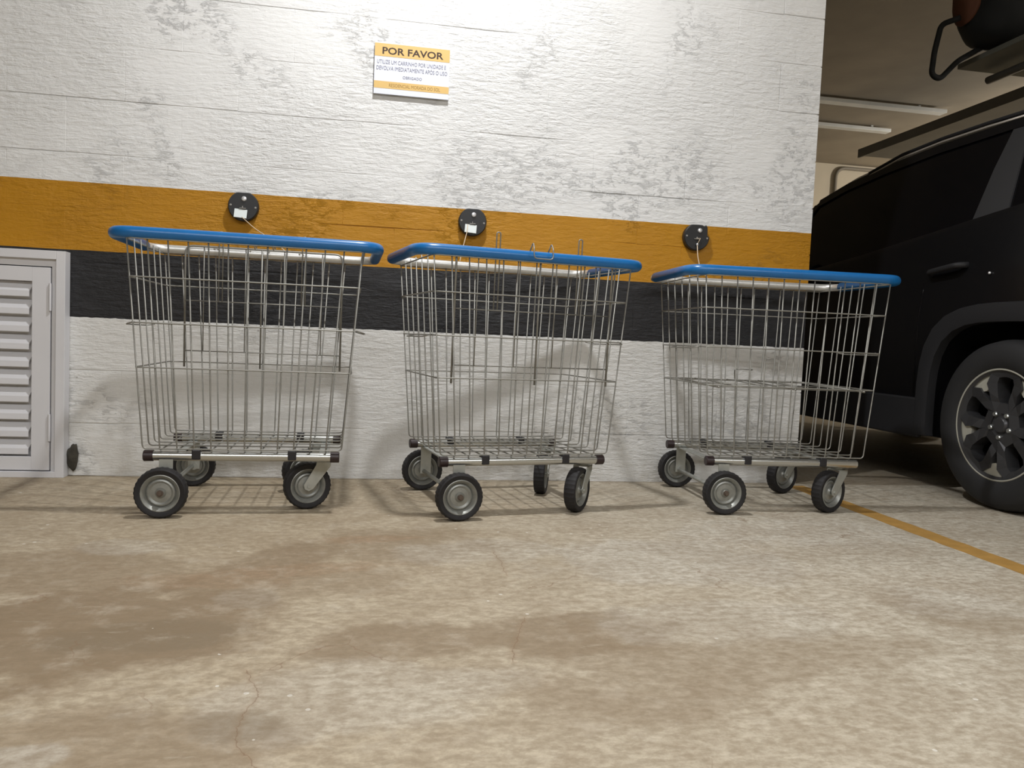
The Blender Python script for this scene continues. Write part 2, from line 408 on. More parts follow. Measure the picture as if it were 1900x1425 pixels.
for c in range(11):
    zb, zt = 0.2 * c, 0.2 * c + 0.2
    ph = 0.65 if c % 2 else 0.85
    edges = [ph + 0.4 * k for k in range(-8, 5)]
    edges = [e for e in edges if -2.1 < e < XR - 0.12] + [XR]
    for a, e in zip(edges[:-1], edges[1:]):
        g = 0.0022
        bm = bmesh.new()
        dy = random.uniform(-.0002, .0002)
        gx = 0.0007 if a < .5 else 0.0016
        xe = e - gx if e < XR else XR
        vs = box(bm, a + gx, xe, -0.0, 0.011, zb + g, zt - g)
        for v in vs:
            v.co.x += random.uniform(-.0003, .0003) if v.co.x < XR - .01 else 0
            v.co.z += random.uniform(-.0016, .0016)
            if v.co.y < .005: v.co.y += dy + random.uniform(-.00025, .00025)
        fe = [ed for ed in bm.edges if all(v.co.y < .005 for v in ed.verts)]
        bmesh.ops.bevel(bm, geom=fe, offset=.0007, segments=1, affect='EDGES')
        obj('block', bm, M_wall, wall)

# ------------------------------------------------------------------ floor line
bm = bmesh.new()
def strip(bm, pts, wd, z0, z1):
    L, R = [], []
    for (x, y) in pts:
        wv_ = wd * (1 + random.uniform(-.08, .08))
        L.append((x - wv_ / 2, y)); R.append((x + wv_ / 2, y))
    out = []
    for z in (z0, z1):
        out.append(([bm.verts.new((*p, z)) for p in L], [bm.verts.new((*p, z)) for p in R]))
    (a, b_), (c, d) = out
    for i in range(len(pts) - 1):
        bm.faces.new((c[i], d[i], d[i + 1], c[i + 1])); bm.faces.new((a[i], c[i], c[i + 1], a[i + 1]))
        bm.faces.new((b_[i], b_[i + 1], d[i + 1], d[i]))
    bm.faces.new((a[0], b_[0], d[0], c[0])); bm.faces.new((a[-1], c[-1], d[-1], b_[-1]))
strip(bm, [(1.800, -0.06 - .05 * k) for k in range(70)], 0.082, 0.0, 0.0008)
bmesh.ops.recalc_face_normals(bm, faces=bm.faces)
tag(obj('parking_line', bm, M_line), 'worn yellow parking line painted on the concrete floor beside the black car', 'floor marking')

# ------------------------------------------------------------------ louvred door at left
D = thing('louvered_door', 'white metal louvered access door in its frame against the wall at far left', 'door', (-1.13, 0, 0))
W = 0.74; H = 0.833; fw = 0.031
bm = bmesh.new()
box(bm, -fw, 0, -.05, -.002, .0, H, .0012); box(bm, -W, -W + fw, -.05, -.002, .0, H, .0012)
box(bm, -W + fw, -fw, -.05, -.002, H - fw, H, .0012); box(bm, -W + fw, -fw, -.05, -.002, 0, .022, .0012)
obj('frame', bm, M_white, D)
bm = bmesh.new()
rv = .018
box(bm, -fw - rv, -fw, -.036, -.002, .022, H - fw); box(bm, -W + fw, -W + fw + rv, -.036, -.002, .022, H - fw)
box(bm, -W + fw + rv, -fw - rv, -.036, -.002, H - fw - .026, H - fw)
obj('inner_frame', bm, M_white, D)
lx1 = -fw - rv - .004; lx0 = -W + fw + rv + .004; lz0, lz1 = .026, H - fw - .030
st = .062
bm = bmesh.new()
box(bm, lx1 - st, lx1, -.040, -.010, lz0, lz1, .001); box(bm, lx0, lx0 + st, -.040, -.010, lz0, lz1, .001)
box(bm, lx0 + st, lx1 - st, -.040, -.010, lz1 - .052, lz1, .001); box(bm, lx0 + st, lx1 - st, -.040, -.010, lz0, lz0 + .05, .001)
leaf = obj('door_leaf', bm, M_white, D)
bm = bmesh.new(); box(bm, lx0 + st, lx1 - st, -.0085, -.0045, lz0 + .05, lz1 - .052); obj('back_panel', bm, M_white, leaf)
a0, a1 = lz0 + .05, lz1 - .052; n = 10; pitch = (a1 - a0) / n
prof = [(-.012, .98), (-.034, .46), (-.036, .14), (-.032, .10), (-.031, .40), (-.010, .90)]
bm = bmesh.new()
lo = [bm.verts.new((lx0 + st + .001, y, z * pitch)) for y, z in prof]
hi = [bm.verts.new((lx1 - st - .001 - (0.010 if z < .5 else 0), y, z * pitch)) for y, z in prof]
bm.faces.new(lo); bm.faces.new(list(reversed(hi)))
for i in range(len(prof)): bm.faces.new((lo[i], hi[i], hi[(i + 1) % len(prof)], lo[(i + 1) % len(prof)]))
bmesh.ops.recalc_face_normals(bm, faces=bm.faces)
sl = bpy.data.meshes.new('slat'); bm.to_mesh(sl); bm.free()
for i in range(n): link('slat', sl, M_white, leaf, loc=(0, 0, a0 + i * pitch))
for z in (.615, .135):
    bm = bmesh.new(); lathe(bm, [(.0045, 0), (.0045, .10)], 10, 'Z')
    autosmooth(obj('hinge', bm, M_white, D, loc=(lx1 + .001, -.044, z)))
bm = bmesh.new(); bmesh.ops.create_icosphere(bm, subdivisions=3, radius=1)  # flattened dark lump beside the foot of the door frame
for v in bm.verts:
    k = 1 + .35 * mn.noise(v.co * 1.7)
    v.co = Vector((v.co.x * .022 * k, v.co.y * .012 * k, v.co.z * .042 * (k + .2 * (v.co.x > 0))))
tag(obj('dark_lump', bm, M_lump, smooth=True, loc=(-1.112, -.012, .072)), 'small dark lump beside the foot of the white louvered door', 'debris')

# ------------------------------------------------------------------ sign
S = thing('wall_sign', 'white and yellow POR FAVOR notice board fixed high on the white wall', 'sign', (0.099, 0, 1.610))
bm = bmesh.new(); box(bm, -.1455, .1455, -.013, -.008, -.098, .098, .0006); board = obj('board', bm, M_sign, S)
for x in (-.12, .12):
    for z in (-.07, .07):
        bm = bmesh.new(); box(bm, x - .01, x + .01, -.008, .002, z - .01, z + .01); obj('standoff', bm, M_sign, S)
bm = bmesh.new(); box(bm, -.145, .145, -.0136, -.013, .045, .094); obj('top_band', bm, M_signy, S)
bm = bmesh.new(); box(bm, -.145, .145, -.0136, -.013, -.076, -.049); obj('bottom_band', bm, M_signy, S)
def lettering(txt, width, height, x, z, mt, bold=0.0, depth=-.0139):
    cu = bpy.data.curves.new('lettering', 'FONT'); cu.body = txt; cu.align_x = 'CENTER'; cu.align_y = 'CENTER'
    cu.size = 0.1; cu.extrude = 0.0; cu.offset = bold; cu.resolution_u = 3
    t = bpy.data.objects.new('tmp', cu); C.objects.link(t)
    bpy.context.view_layer.update()
    me = bpy.data.meshes.new_from_object(t.evaluated_get(bpy.context.evaluated_depsgraph_get()))
    bpy.data.objects.remove(t)
    xs = [v.co.x for v in me.vertices]; ys = [v.co.y for v in me.vertices]
    cx, cy = (min(xs) + max(xs)) / 2, (min(ys) + max(ys)) / 2
    kx = width / (max(xs) - min(xs)); ky = height / (max(ys) - min(ys))
    for v in me.vertices: v.co = Vector(((v.co.x - cx) * kx + x, depth, (v.co.y - cy) * ky + z))
    me.materials.clear()
    o = link('lettering', me, mt, board); o.parent = board
    return o
lettering('POR FAVOR', .236, .027, .002, .067, M_inkd, .0022)
lettering('UTILIZE UM CARRINHO POR UNIDADE E', .266, .0150, -.002, .0245, M_inkg)
lettering('DEVOLVA IMEDIATAMENTE APÓS O USO', .274, .0190, .0, .0030, M_inkg)
lettering('OBRIGADO', .074, .0105, .002, -.0290, M_inkg)
lettering('RESIDENCIAL MORADA DO SOL', .198, .0130, .012, -.0630, M_inkb)

# ------------------------------------------------------------------ carts
CARTS = [(-.404, -.416, .035), (.456, -.417, .179), (1.461, -.364, -.043)]
def w2l(i, p):
    x, y, a = CARTS[i]; dx, dy = p[0] - x, p[1] - y
    return (dx * math.cos(a) + dy * math.sin(a), -dx * math.sin(a) + dy * math.cos(a))
# shared meshes
def mesh_of(fn, smooth=True, name='m'):
    bm = bmesh.new(); fn(bm); bmesh.ops.recalc_face_normals(bm, faces=bm.faces)
    me = bpy.data.meshes.new(name); bm.to_mesh(me)
    if smooth:
        for p in me.polygons: p.use_smooth = True
    bm.free(); return me
RW = 0.0768
def tyre_fn(bm):
    prof = [(.054, -.016), (.060, -.0195), (.070, -.0205), (.0745, -.018), (RW - .0006, -.012), (RW, -.004), (RW, .004), (RW - .0006, .012), (.0745, .018), (.070, .0205), (.060, .0195), (.054, .016), (.050, 0)]
    lathe(bm, prof, 64, 'Y', closed=True, mod=lambda k, r, a: (1 - (.022 if (k % 2 and r > .07) else 0)))
ME_tyre = mesh_of(tyre_fn, name='tyre')
def sharp(me, ang=30):
    bm = bmesh.new(); bm.from_mesh(me)
    for e in bm.edges:
        if len(e.link_faces) == 2 and e.calc_face_angle(0) > math.radians(ang): e.smooth = False
    bm.to_mesh(me); bm.free()
sharp(ME_tyre)
def hub_fn(bm):
    lathe(bm, [(0, -.015), (.010, -.015), (.012, -.013), (.016, -.008), (.030, -.006), (.036, -.010), (.040, -.008), (.043, -.003), (.047, -.012), (.0545, -.0185), (.0565, -.0175),
               (.0565, .0175), (.0545, .0185), (.047, .012), (.043, .003), (.040, .008), (.036, .010), (.030, .006), (.016, .008), (.012, .013), (.010, .015), (0, .015)], 40, 'Y')
ME_hub = mesh_of(hub_fn, name='hub'); sharp(ME_hub)
def bolt_fn(bm): lathe(bm, [(0, -.024), (.006, -.024), (.0065, -.022), (.0065, -.0195), (.010, -.0195), (.010, -.015), (.010, .015), (.010, .0195), (.0065, .0195), (.0065, .024), (0, .024)], 12, 'Y')
ME_bolt = mesh_of(bolt_fn, name='axle_bolt', smooth=False)
def wheel(parent, loc, rz, name='wheel', tilt=0.0):
    """tyre (a part) with its hub and bolt as sub-parts"""
    t = link(name, ME_tyre, M_rubber, parent); t.location = loc; t.rotation_euler = (tilt, random.uniform(0, 3), rz)
    t.rotation_mode = 'XYZ'
    t.matrix_basis = Matrix.Translation(loc) @ Matrix.Rotation(rz, 4, 'Z') @ Matrix.Rotation(tilt, 4, 'X')
    if parent.parent is None:
        link('hub', ME_hub, M_hub, t); link('axle_bolt', ME_bolt, M_axle, t)
    return t
TL, TW, TZ = .343, .245, .838      # basket top half length, half width, height
BL, BW, BZ = .294, .226, .2010     # basket floor
def lerp(a, b_, s): return a + (b_ - a) * s
def ring_dims(z):
    s = (z - BZ) / (TZ - BZ); return lerp(BL, TL, s), lerp(BW, TW, s)
uwire, vwire, rings_ = [], [], []
for k in range(-5, 6):
    ut, ub = TL * k / 6, BL * k / 6
    uwire.append(mesh_of(lambda bm: tube(bm, rounded([(ut, -TW, TZ + .008), (ub, -BW, BZ), (ub, BW, BZ), (ut, TW, TZ + .008)], .013), .0024, 5), name='wire'))
for k in range(-3, 4):
    vt, vb = TW * k / 3, BW * k / 3
    vwire.append(mesh_of(lambda bm: tube(bm, rounded([(-TL, vt, TZ + .008), (-BL, vb, BZ + .0045), (BL, vb, BZ + .0045), (TL, vt, TZ + .008)], .013), .0024, 5), name='wire'))
for z in (TZ - .004, .722, .586, .4525):
    a, c = ring_dims(z); a += .0042; c += .0042
    pts = rounded([(-a, -c, z), (a, -c, z), (a, c, z), (-a, c, z)], .022, True)
    rings_.append(mesh_of(lambda bm: tube(bm, pts, .0025 if z > .5 else .0024, 6, True), name='ring'))
RL, RWd = .391, .241
rim_pts = rounded([(-RL, .03, .851), (-RL, -RWd, .851), (RL, -RWd, .851), (RL, RWd, .851), (-RL, RWd, .851)], .07, True, 8)
ME_rim = mesh_of(lambda bm: tube(bm, rim_pts, .0150, 14, True), name='rim')
sl_pts = rounded([(-RL, .165, .851), (-RL, -RWd, .851), (RL, -RWd, .851), (RL, .165, .851)], .07, False, 8)
ME_sleeve = mesh_of(lambda bm: tube(bm, sl_pts, .0183, 16), name='sleeve')
ME_rail = mesh_of(lambda bm: tube(bm, [(-.280, 0, 0), (.280, 0, 0)], .0148, 14), name='rail'); sharp(ME_rail)
def cap_fn(bm): lathe(bm, [(0, -.014), (.0155, -.014), (.0172, -.012), (.0172, .014), (.0150, .014)], 16, 'X')
ME_cap = mesh_of(cap_fn, name='cap'); sharp(ME_cap)
def clamp_fn(bm):
    box(bm, -.013, .013, -.017, .017, -.009, .022, .003)
ME_clamp = mesh_of(clamp_fn, smooth=False, name='clamp')
ME_cross = mesh_of(lambda bm: box(bm, -.016, .016, -.212, .212, -.0022, .0022, .0006), smooth=False, name='cross')
def fixplate_fn(bm):
    box(bm, -.020, .020, -.002, .002, -.115, .0, .0008)
    lathe(bm2 := bmesh.new(), [(0, -.004), (.014, -.004), (.014, .004), (0, .004)], 14, 'Y')
    for v in bm2.verts: v.co.z -= .104
    tmp = bpy.data.meshes.new('t'); bm2.to_mesh(tmp); bm2.free(); bm.from_mesh(tmp); bpy.data.meshes.remove(tmp)
ME_fix = mesh_of(fixplate_fn, smooth=False, name='fixplate')
def fork_fn(bm):
    # swivel plates, then two cheeks running down and back (towards +x) to the axle
    lathe(bm, [(0, .013), (.024, .013), (.024, .006), (.019, .004), (.019, -.001), (0, -.001)], 20, 'Z')
    tmpv = len(bm.verts)
    for s in (-1, 1):
        y0, y1 = sorted((s * .0265, s * .0235))
        prof = [(-.026, 0), (.020, 0), (.024, -.012), (.061, -.074), (.058, -.088), (.045, -.095), (.031, -.088), (-.024, -.016)]
        A = [bm.verts.new((x, y0, z)) for x, z in prof]; B = [bm.verts.new((x, y1, z)) for x, z in prof]
        bm.faces.new(A); bm.faces.new(list(reversed(B)))
        for i in range(len(prof)): bm.faces.new((A[i], B[i], B[(i + 1) % len(prof)], A[(i + 1) % len(prof)]))
    box(bm, -.026, .020, -.0265, .0265, -.003, .0005)
    tube(bm, [(.045, -.030, -.080), (.045, .030, -.080)], .0055, 8)
ME_fork = mesh_of(fork_fn, smooth=False, name='fork')
def loop_fn(sgn):
    def f(bm):
        a, c = ring_dims(.586); a += .006
        tube(bm, rounded([(sgn * a, -.20, .588), (sgn * (a + .026), -.19, .580), (sgn * (a + .026), .05, .578), (sgn * a, .06, .584)], .02), .0023, 6)
    return f
ME_loop = {s: mesh_of(loop_fn(s), name='loop') for s in (-1, 1)}
# fold-down flap: local x along, local z up, hinged at z=0
FH = .418; FU = .272
ME_flap = mesh_of(lambda bm: tube(bm, rounded([(-FU, 0, -.012), (-FU, 0, FH), (FU, 0, FH), (FU, 0, -.012)], .028), .0036, 7), name='flap')
def fl_h(z): return mesh_of(lambda bm: tube(bm, [(-FU, .003, z), (FU, .003, z)], .0021, 5), name='flap_wire')
ME_flh = [fl_h(.046), fl_h(.225)]
ME_flv = {x: mesh_of(lambda bm: tube(bm, [(x, -.003, .046), (x, -.003, FH)], .0019, 5), name='flap_wire') for x in (-.20, -.066, .068, .21)}
ME_post = mesh_of(lambda bm: tube(bm, [(.012, 0, -.012), (.012, 0, FH)], .0032, 6), name='post')
def hook_fn(x):
    return mesh_of(lambda bm: tube(bm, rounded([(x - .0065, .004, .225), (x - .0065, .004, FH + .055), (x + .0065, .004, FH + .055), (x + .0065, .004, .225)], .0065), .0021, 6), name='hook')
ME_hook = [hook_fn(-.135), hook_fn(.152)]
ME_clip = mesh_of(lambda bm: tube(bm, rounded([(-.028, .002, FH), (-.018, 0, FH + .032), (-.030, -.042, FH + .012), (-.030, -.046, FH - .022), (.036, -.046, FH - .022), (.036, -.042, FH + .012), (.046, 0, FH + .032), (.036, .002, FH)], .012), .0021, 6), name='clip')

def make_cart(i, label, flap, casters):
    x, y, a = CARTS[i]
    R = thing('shopping_cart', label, 'cart', (x, y, 0), a, 'wire carts along the wall')
    for s in (-1, 1):
        r = link('rail', ME_rail, M_tube, R, loc=(-.003, s * .212, .1825))
        for e in (-1, 1):
            if i == 2 and s == -1 and e == 1: continue
            c = link('end_cap', ME_cap, M_cap if s < 0 or e < 0 else M_clamp, r, loc=(e * .277, 0, 0)); c.rotation_euler = (0, 0, 0 if e < 0 else PI)
        for u in (-.138, .146): link('clamp', ME_clamp, M_clamp, r, loc=(u, 0, 0))
        link('bracket_plate', ME_fix, M_zinc, R, loc=(-.228, s * .221, .182))
        wheel(R, Vector((-.234, s * .251, RW)), 0 if s < 0 else PI, 'fixed_wheel')
    for u in (-.228, .235): link('cross_bar', ME_cross, M_zinc, R, loc=(u, 0, .1685))
    tube_obj('axle', [(-.234, -.245, RW), (-.234, .245, RW)], .0075, M_zinc, R, 10)
    for (wx, wy, head) in casters:   # contact point (world), heading (world degrees)
        lu, lv = w2l(i, (wx, wy)); hd = math.radians(head) - a
        pu, pv = lu - .045 * math.cos(hd), lv - .045 * math.sin(hd)
        pv = max(-.19, min(.19, pv)) 
        f = link('caster_fork', ME_fork, M_zinc, R); f.location = (pu, pv, RW + .080); f.rotation_euler = (0, 0, hd)
        t = wheel(f, Vector((.045, 0, -.080)), 0, 'caster_wheel')
        hb = link('hub', ME_hub, M_hub, f); hb.location = (.045, 0, -.080)
    # basket
    bk = link('basket', rings_[0], M_wire, R)
    for me in rings_[1:]: link('ring_wire', me, M_wire, bk)
    for me in uwire + vwire: link('wire', me, M_wire, bk)
    for s in (-1, 1): link('side_loop', ME_loop[s], M_wire, bk)
    rm = link('rim_tube', ME_rim, M_bar, R)
    link('blue_sleeve', ME_sleeve, M_blue, rm)['label'] = 'blue plastic sleeve on the rim tube'
    fp = link('folding_flap', ME_flap, M_wire, R)
    for me in ME_flh + list(ME_flv.values()) + [ME_post]: link('flap_wire', me, M_wire, fp)
    for me in ME_hook: link('hook', me, M_wire, fp)
    link('clip', ME_clip, M_wire, fp)
    if flap == 'far': fp.location = (.004, .226, .4475); fp.rotation_euler = (math.radians(-1.5), 0, PI)
    if flap == 'near': fp.location = (.004, -.228, .4475); fp.rotation_euler = (math.radians(1.5), 0, 0)
    if flap == 'down': fp.location = (.0, -.232, .4475); fp.rotation_euler = (math.radians(-89), 0, 0)
    return R
make_cart(0, 'leftmost wire cart, nearest the white louvered door, flap folded up against its wall side', 'far',
          [(-.213, -.54, 198), (-.25, -.262, 204)])
make_cart(1, 'middle wire cart, turned slightly, with hooks of its raised flap above the blue rim', 'near',
          [(.692, -.57, 234), (.632, -.262, 250)])
make_cart(2, 'rightmost wire cart, beside the black car, with its inner shelf folded down flat', 'down',
          [(1.640, -.565, 203), (1.650, -.215, 203)])

# ------------------------------------------------------------------ cable reels on the wall
def make_reel(x, label, cordpts, tagged, rot):
    R = thing('cable_reel', label, 'cable reel', (x, 0, 1.043), 0, 'black reels on the ochre band')
    bm = bmesh.new()
    r = .056; pts = []
    for k in range(40):
        t = 2 * PI * k / 40
        px, pz = r * math.cos(t), r * math.sin(t)
        if pz > .051: pz = .051
        if rot and px * rot > .034 and pz > .0: px = min(abs(px), .047) * rot; pz = pz if pz < .02 else min(.051, pz * 1.35)
        pts.append((px, pz))
    A = [bm.verts.new((p[0], -.003, p[1])) for p in pts]; B = [bm.verts.new((p[0], -.024, p[1])) for p in pts]
    C_ = [bm.verts.new((p[0] * .94, -.028, p[1] * .94)) for p in pts]
    bm.faces.new(A); bm.faces.new(C_)
    for q, s in ((A, B), (B, C_)):
        for k in range(40): bm.faces.new((q[k], q[(k + 1) % 40], s[(k + 1) % 40], s[k]))
    bmesh.ops.remove_doubles(bm, verts=bm.verts, dist=1e-5)
    bmesh.ops.recalc_face_normals(bm, faces=bm.faces)
    obj('housing', bm, M_reel, R)
    bm = bmesh.new(); lathe(bm, [(0, -.034), (.0022, -.0335), (.003, -.035), (.008, -.0335), (.0098, -.030), (.0098, -.026), (0, -.026)], 18, 'Y')
    autosmooth(obj('screw', bm, M_screw, R, loc=(.003 + .008 * rot, 0, .027)))
    for s in (-1, 1):
        bm = bmesh.new(); lathe(bm, [(0, -.0305), (.0035, -.030), (.0045, -.027), (0, -.026)], 10, 'Y')
        obj('rivet', bm, M_rivet, R, loc=(s * .045, 0, -.001 - .003 * s))
    bm = bmesh.new(); box(bm, -.013, .011, -.036, -.027, -.009, -.006, .001); box(bm, -.003, .000, -.036, -.027, -.006, .001, .001)
    obj('latch', bm, M_rivet, R, loc=(0, 0, -.002))
    if tagged:
        bm = bmesh.new(); vs = box(bm, -.0265, .0265, -.0012, .0012, -.0165, .0165, .0008)
        for v in bm.verts:
            v.co.y += abs(v.co.x) * .22 - .003
            if abs(v.co.x) > .02 and abs(v.co.z) > .012: v.co.x *= .88
        t = obj('paper_tag', bm, M_tag, R, loc=(-.008, -.036, -.029)); t.rotation_euler = (math.radians(-8), math.radians(4), 0)
        t['label'] = 'white paper tag hanging on the reel'
    L = Vector((x, 0, 1.043))
    pts = [Vector(p) - L for p in cordpts]
    tube_obj('cord', rounded(pts, .02, False, 6), .0016 if not rot else .002, M_cord, R, 6)
    if not tagged:
        bm = bmesh.new(); bmesh.ops.create_uvsphere(bm, u_segments=10, v_segments=8, radius=.0048)
        for v in bm.verts: v.co.z *= 1.3
        obj('cord_knot', bm, M_screw, R, smooth=True, loc=(-.001, -.037, -.033))
        tube_obj('cord_bend', [(-.004, -.034, -.007), (.012, -.036, -.006), (.000, -.037, -.030)], .0016, M_cord, R, 6)
def rim_top(i, u): 
    x, y, a = CARTS[i]; v = .241
    return (x + u * math.cos(a) - v * math.sin(a), y + u * math.sin(a) + v * math.cos(a), .868)
make_reel(-.518, 'black cable reel with white tag on the ochre band above the leftmost cart', [(-.527, -.032, 1.006), (-.47, -.06, .958), (-.385, -.12, .905), rim_top(0, .07)], True, 0)
make_reel(.358, 'black cable reel with white tag and pale screw above the middle cart', [(.338, -.034, 1.030), (.335, -.045, 1.0), (.315, -.10, .93), rim_top(1, -.12)], True, 0)
make_reel(1.304, 'black cable reel without a tag, its pale cord hanging down to the rightmost cart', [(1.303, -.037, 1.010), (1.302, -.05, .96), (1.305, -.08, .90), rim_top(2, -.15)], False, 1)

# ------------------------------------------------------------------ black car
XL = 2.35; XC = XL + .89; YR, YF = -1.34, 2.95; WY = (-.52, 2.05); WZ = .332
car = thing('car', 'black sport utility car with dark alloy wheels parked behind the rightmost cart', 'car', (XC, 0, 0))
hw = XC - XL - .018
def lofted(secs, closed_ends=True):
    bm = bmesh.new(); R_ = []
    for y, prof in secs:
        ring = [bm.verts.new((-px, y, pz)) for px, pz in prof] + [bm.verts.new((px, y, pz)) for px, pz in reversed(prof)]
        R_.append(ring)
    n_ = len(R_[0])
    for a_, c_ in zip(R_[:-1], R_[1:]):
        for k in range(n_): bm.faces.new((a_[k], a_[(k + 1) % n_], c_[(k + 1) % n_], c_[k]))
    bm.faces.new(R_[0]); bm.faces.new(list(reversed(R_[-1])))
    bmesh.ops.recalc_face_normals(bm, faces=bm.faces)
    return bm
def lower_prof(w_, zb, belt):
    return [(w_ * .80, zb), (w_ * .965, zb + .02), (w_ * .985, zb + .16), (w_, .55), (w_, .74), (w_ * .985, .86), (w_ * .978, .93), (w_ * .965, belt - .03), (w_ * .945, belt)]
secs = []
for y, k, zb, belt in [(YR, .84, .42, 1.00), (YR + .06, .92, .34, 1.08), (YR + .25, .98, .27, 1.20), (-.9, 1, .235, 1.20), (-.5, 1, .225, 1.185), (0, 1, .215, 1.135), (.5, 1, .215, 1.085), (1.0, 1, .215, 1.045),
                       (1.4, 1, .215, 1.02), (1.7, .995, .215, 1.01), (2.1, .985, .22, .985), (2.5, .955, .23, .93), (2.75, .90, .26, .85), (2.9, .82, .32, .76), (YF, .74, .40, .68)]:
    secs.append((y, lower_prof(hw * k, zb, belt)))
bm = lofted(secs)
body = obj('body', bm, M_paint, car)
# wheel wells
for wy in WY:
    for s in (-1, 1):
        cb = bmesh.new(); N = 36; A = []; B = []
        for k in range(N):
            t = 2 * PI * k / N
            c_, s_ = math.cos(t), math.sin(t)
            rr = .415 / (abs(c_) ** 3.4 + abs(s_) ** 3.4) ** (1 / 3.4)
            A.append(cb.verts.new((s * .52, wy + c_ * rr * .98, WZ + .01 + s_ * rr * .96))); B.append(cb.verts.new((s * 1.1, wy + c_ * rr * .98, WZ + .01 + s_ * rr * .96)))
        cb.faces.new(A); cb.faces.new(list(reversed(B)))
        for k in range(N): cb.faces.new((A[k], B[k], B[(k + 1) % N], A[(k + 1) % N]))
        bmesh.ops.recalc_face_normals(cb, faces=cb.faces)
        cme = bpy.data.meshes.new('cut'); cb.to_mesh(cme); cb.free()
        co = bpy.data.objects.new('cut', cme); C.objects.link(co); co.location = car.location
        md = body.modifiers.new('b', 'BOOLEAN'); md.operation = 'DIFFERENCE'; md.object = co; md.solver = 'EXACT'
        bpy.context.view_layer.update()
        nm = bpy.data.meshes.new_from_object(body.evaluated_get(bpy.context.evaluated_depsgraph_get()))
        body.modifiers.clear(); body.data = nm; bpy.data.objects.remove(co)
autosmooth(body, 28)
# cabin (dark glass), roof, pillars
def cabin_prof(wb, wt, belt, top): return [(wb, belt), (lerp(wb, wt, .5), lerp(belt, top, .5)), (wt, top - .03), (wt - .05, top)]
cab = []
for y, zb, top, kk in [(-1.22, 1.12, 1.22, .96), (-1.05, 1.17, 1.50, .985), (-.7, 1.18, 1.575, .99), (-.3, 1.16, 1.60, .99), (.2, 1.11, 1.61, .99), (.6, 1.07, 1.60, .985), (.95, 1.05, 1.57, .98), (1.22, 1.035, 1.52, .975), (1.38, 1.025, 1.45, .97), (1.56, 1.01, 1.31, .96), (1.86, 1.0, 1.04, .94)]:
    cab.append((y, cabin_prof(hw * .945 * kk, hw * .945 * kk - .40 * (top - zb) * .85, zb - .02, top)))
cabin = autosmooth(obj('side_windows', lofted(cab), M_glass, car), 30)
def cab_at(y, s):
    """point on the cabin side, s = 0 belt .. 1 roof"""
    for (ya, pa), (yb, pb) in zip(cab[:-1], cab[1:]):
        if ya <= y <= yb:
            t = (y - ya) / (yb - ya); pr = [(lerp(a_[0], b_[0], t), lerp(a_[1], b_[1], t)) for a_, b_ in zip(pa, pb)]
            u = s * 2; k = min(1, int(u)); f = u - k
            return (lerp(pr[k][0], pr[k + 1][0], f), lerp(pr[k][1], pr[k + 1][1], f), pr[3])
def side_strip(name, mt, rows, off=.006, parent=car):
    """rows: list of ((y, s), (y, s)) pairs along the cabin side; both sides of the car"""
    for sg in (-1, 1):
        bm = bmesh.new(); L = []
        for (pa, pb) in rows:
            q = []
            for (y, s) in (pa, pb):
                x_, z_, _ = cab_at(y, s); q.append(bm.verts.new((sg * (x_ + off), y, z_ + off * .5)))
            q2 = [bm.verts.new((v.co.x - sg * (off + .01), v.co.y, v.co.z)) for v in q]
            L.append((q[0], q[1], q2[1], q2[0]))
        for a_, b_ in zip(L[:-1], L[1:]):
            for k in range(4): bm.faces.new((a_[k], a_[(k + 1) % 4], b_[(k + 1) % 4], b_[k]))
        bm.faces.new(L[0]); bm.faces.new(list(reversed(L[-1])))
        bmesh.ops.recalc_face_normals(bm, faces=bm.faces)
        obj(name, bm, mt, parent)
side_strip('rear_pillar', M_pillar, [((-.42, 0), (-.23, 0)), ((-.39, .5), (-.25, .5)), ((-.36, .90), (-.27, .90))])
side_strip('tail_pillar', M_paint, [((-1.18, 0), (-.86, 0)), ((-1.10, .5), (-.90, .5)), ((-1.04, .94), (-.86, .94))])
side_strip('roof_edge', M_paint, [((y, .90), (y, 1.0)) for y in (-1.0, -.7, -.3, .2, .6, .95, 1.22)], .008)
side_strip('front_pillar', M_paint, [((1.62, .10), (1.72, .35)), ((1.44, .5), (1.50, .66)), ((1.20, .92), (1.26, .98))], .008)
side_strip('belt_trim', M_pillar, [((y, -.0), (y, .035)) for y in (-.95, -.7, -.3, .2, .6, .95, 1.22, 1.5)], .005)
# roof skin
bm = bmesh.new(); G = []
for y in (-1.02, -.7, -.3, .2, .6, .95, 1.20):
    x_, z_, e_ = cab_at(y, 1.0)
    row = [(-x_ - .006, z_ + .004), (-e_[0], e_[1] + .012), (-e_[0] * .5, e_[1] + .03), (0, e_[1] + .036), (e_[0] * .5, e_[1] + .03), (e_[0], e_[1] + .012), (x_ + .006, z_ + .004)]
    G.append([bm.verts.new((px, y, pz)) for px, pz in row] + [bm.verts.new((px * .98, y, pz - .02)) for px, pz in reversed(row)])
for a_, b_ in zip(G[:-1], G[1:]):
    for k in range(14): bm.faces.new((a_[k], a_[(k + 1) % 14], b_[(k + 1) % 14], b_[k]))
bm.faces.new(G[0]); bm.faces.new(list(reversed(G[-1]))); bmesh.ops.recalc_face_normals(bm, faces=bm.faces)
autosmooth(obj('roof', bm, M_paint, car), 35)
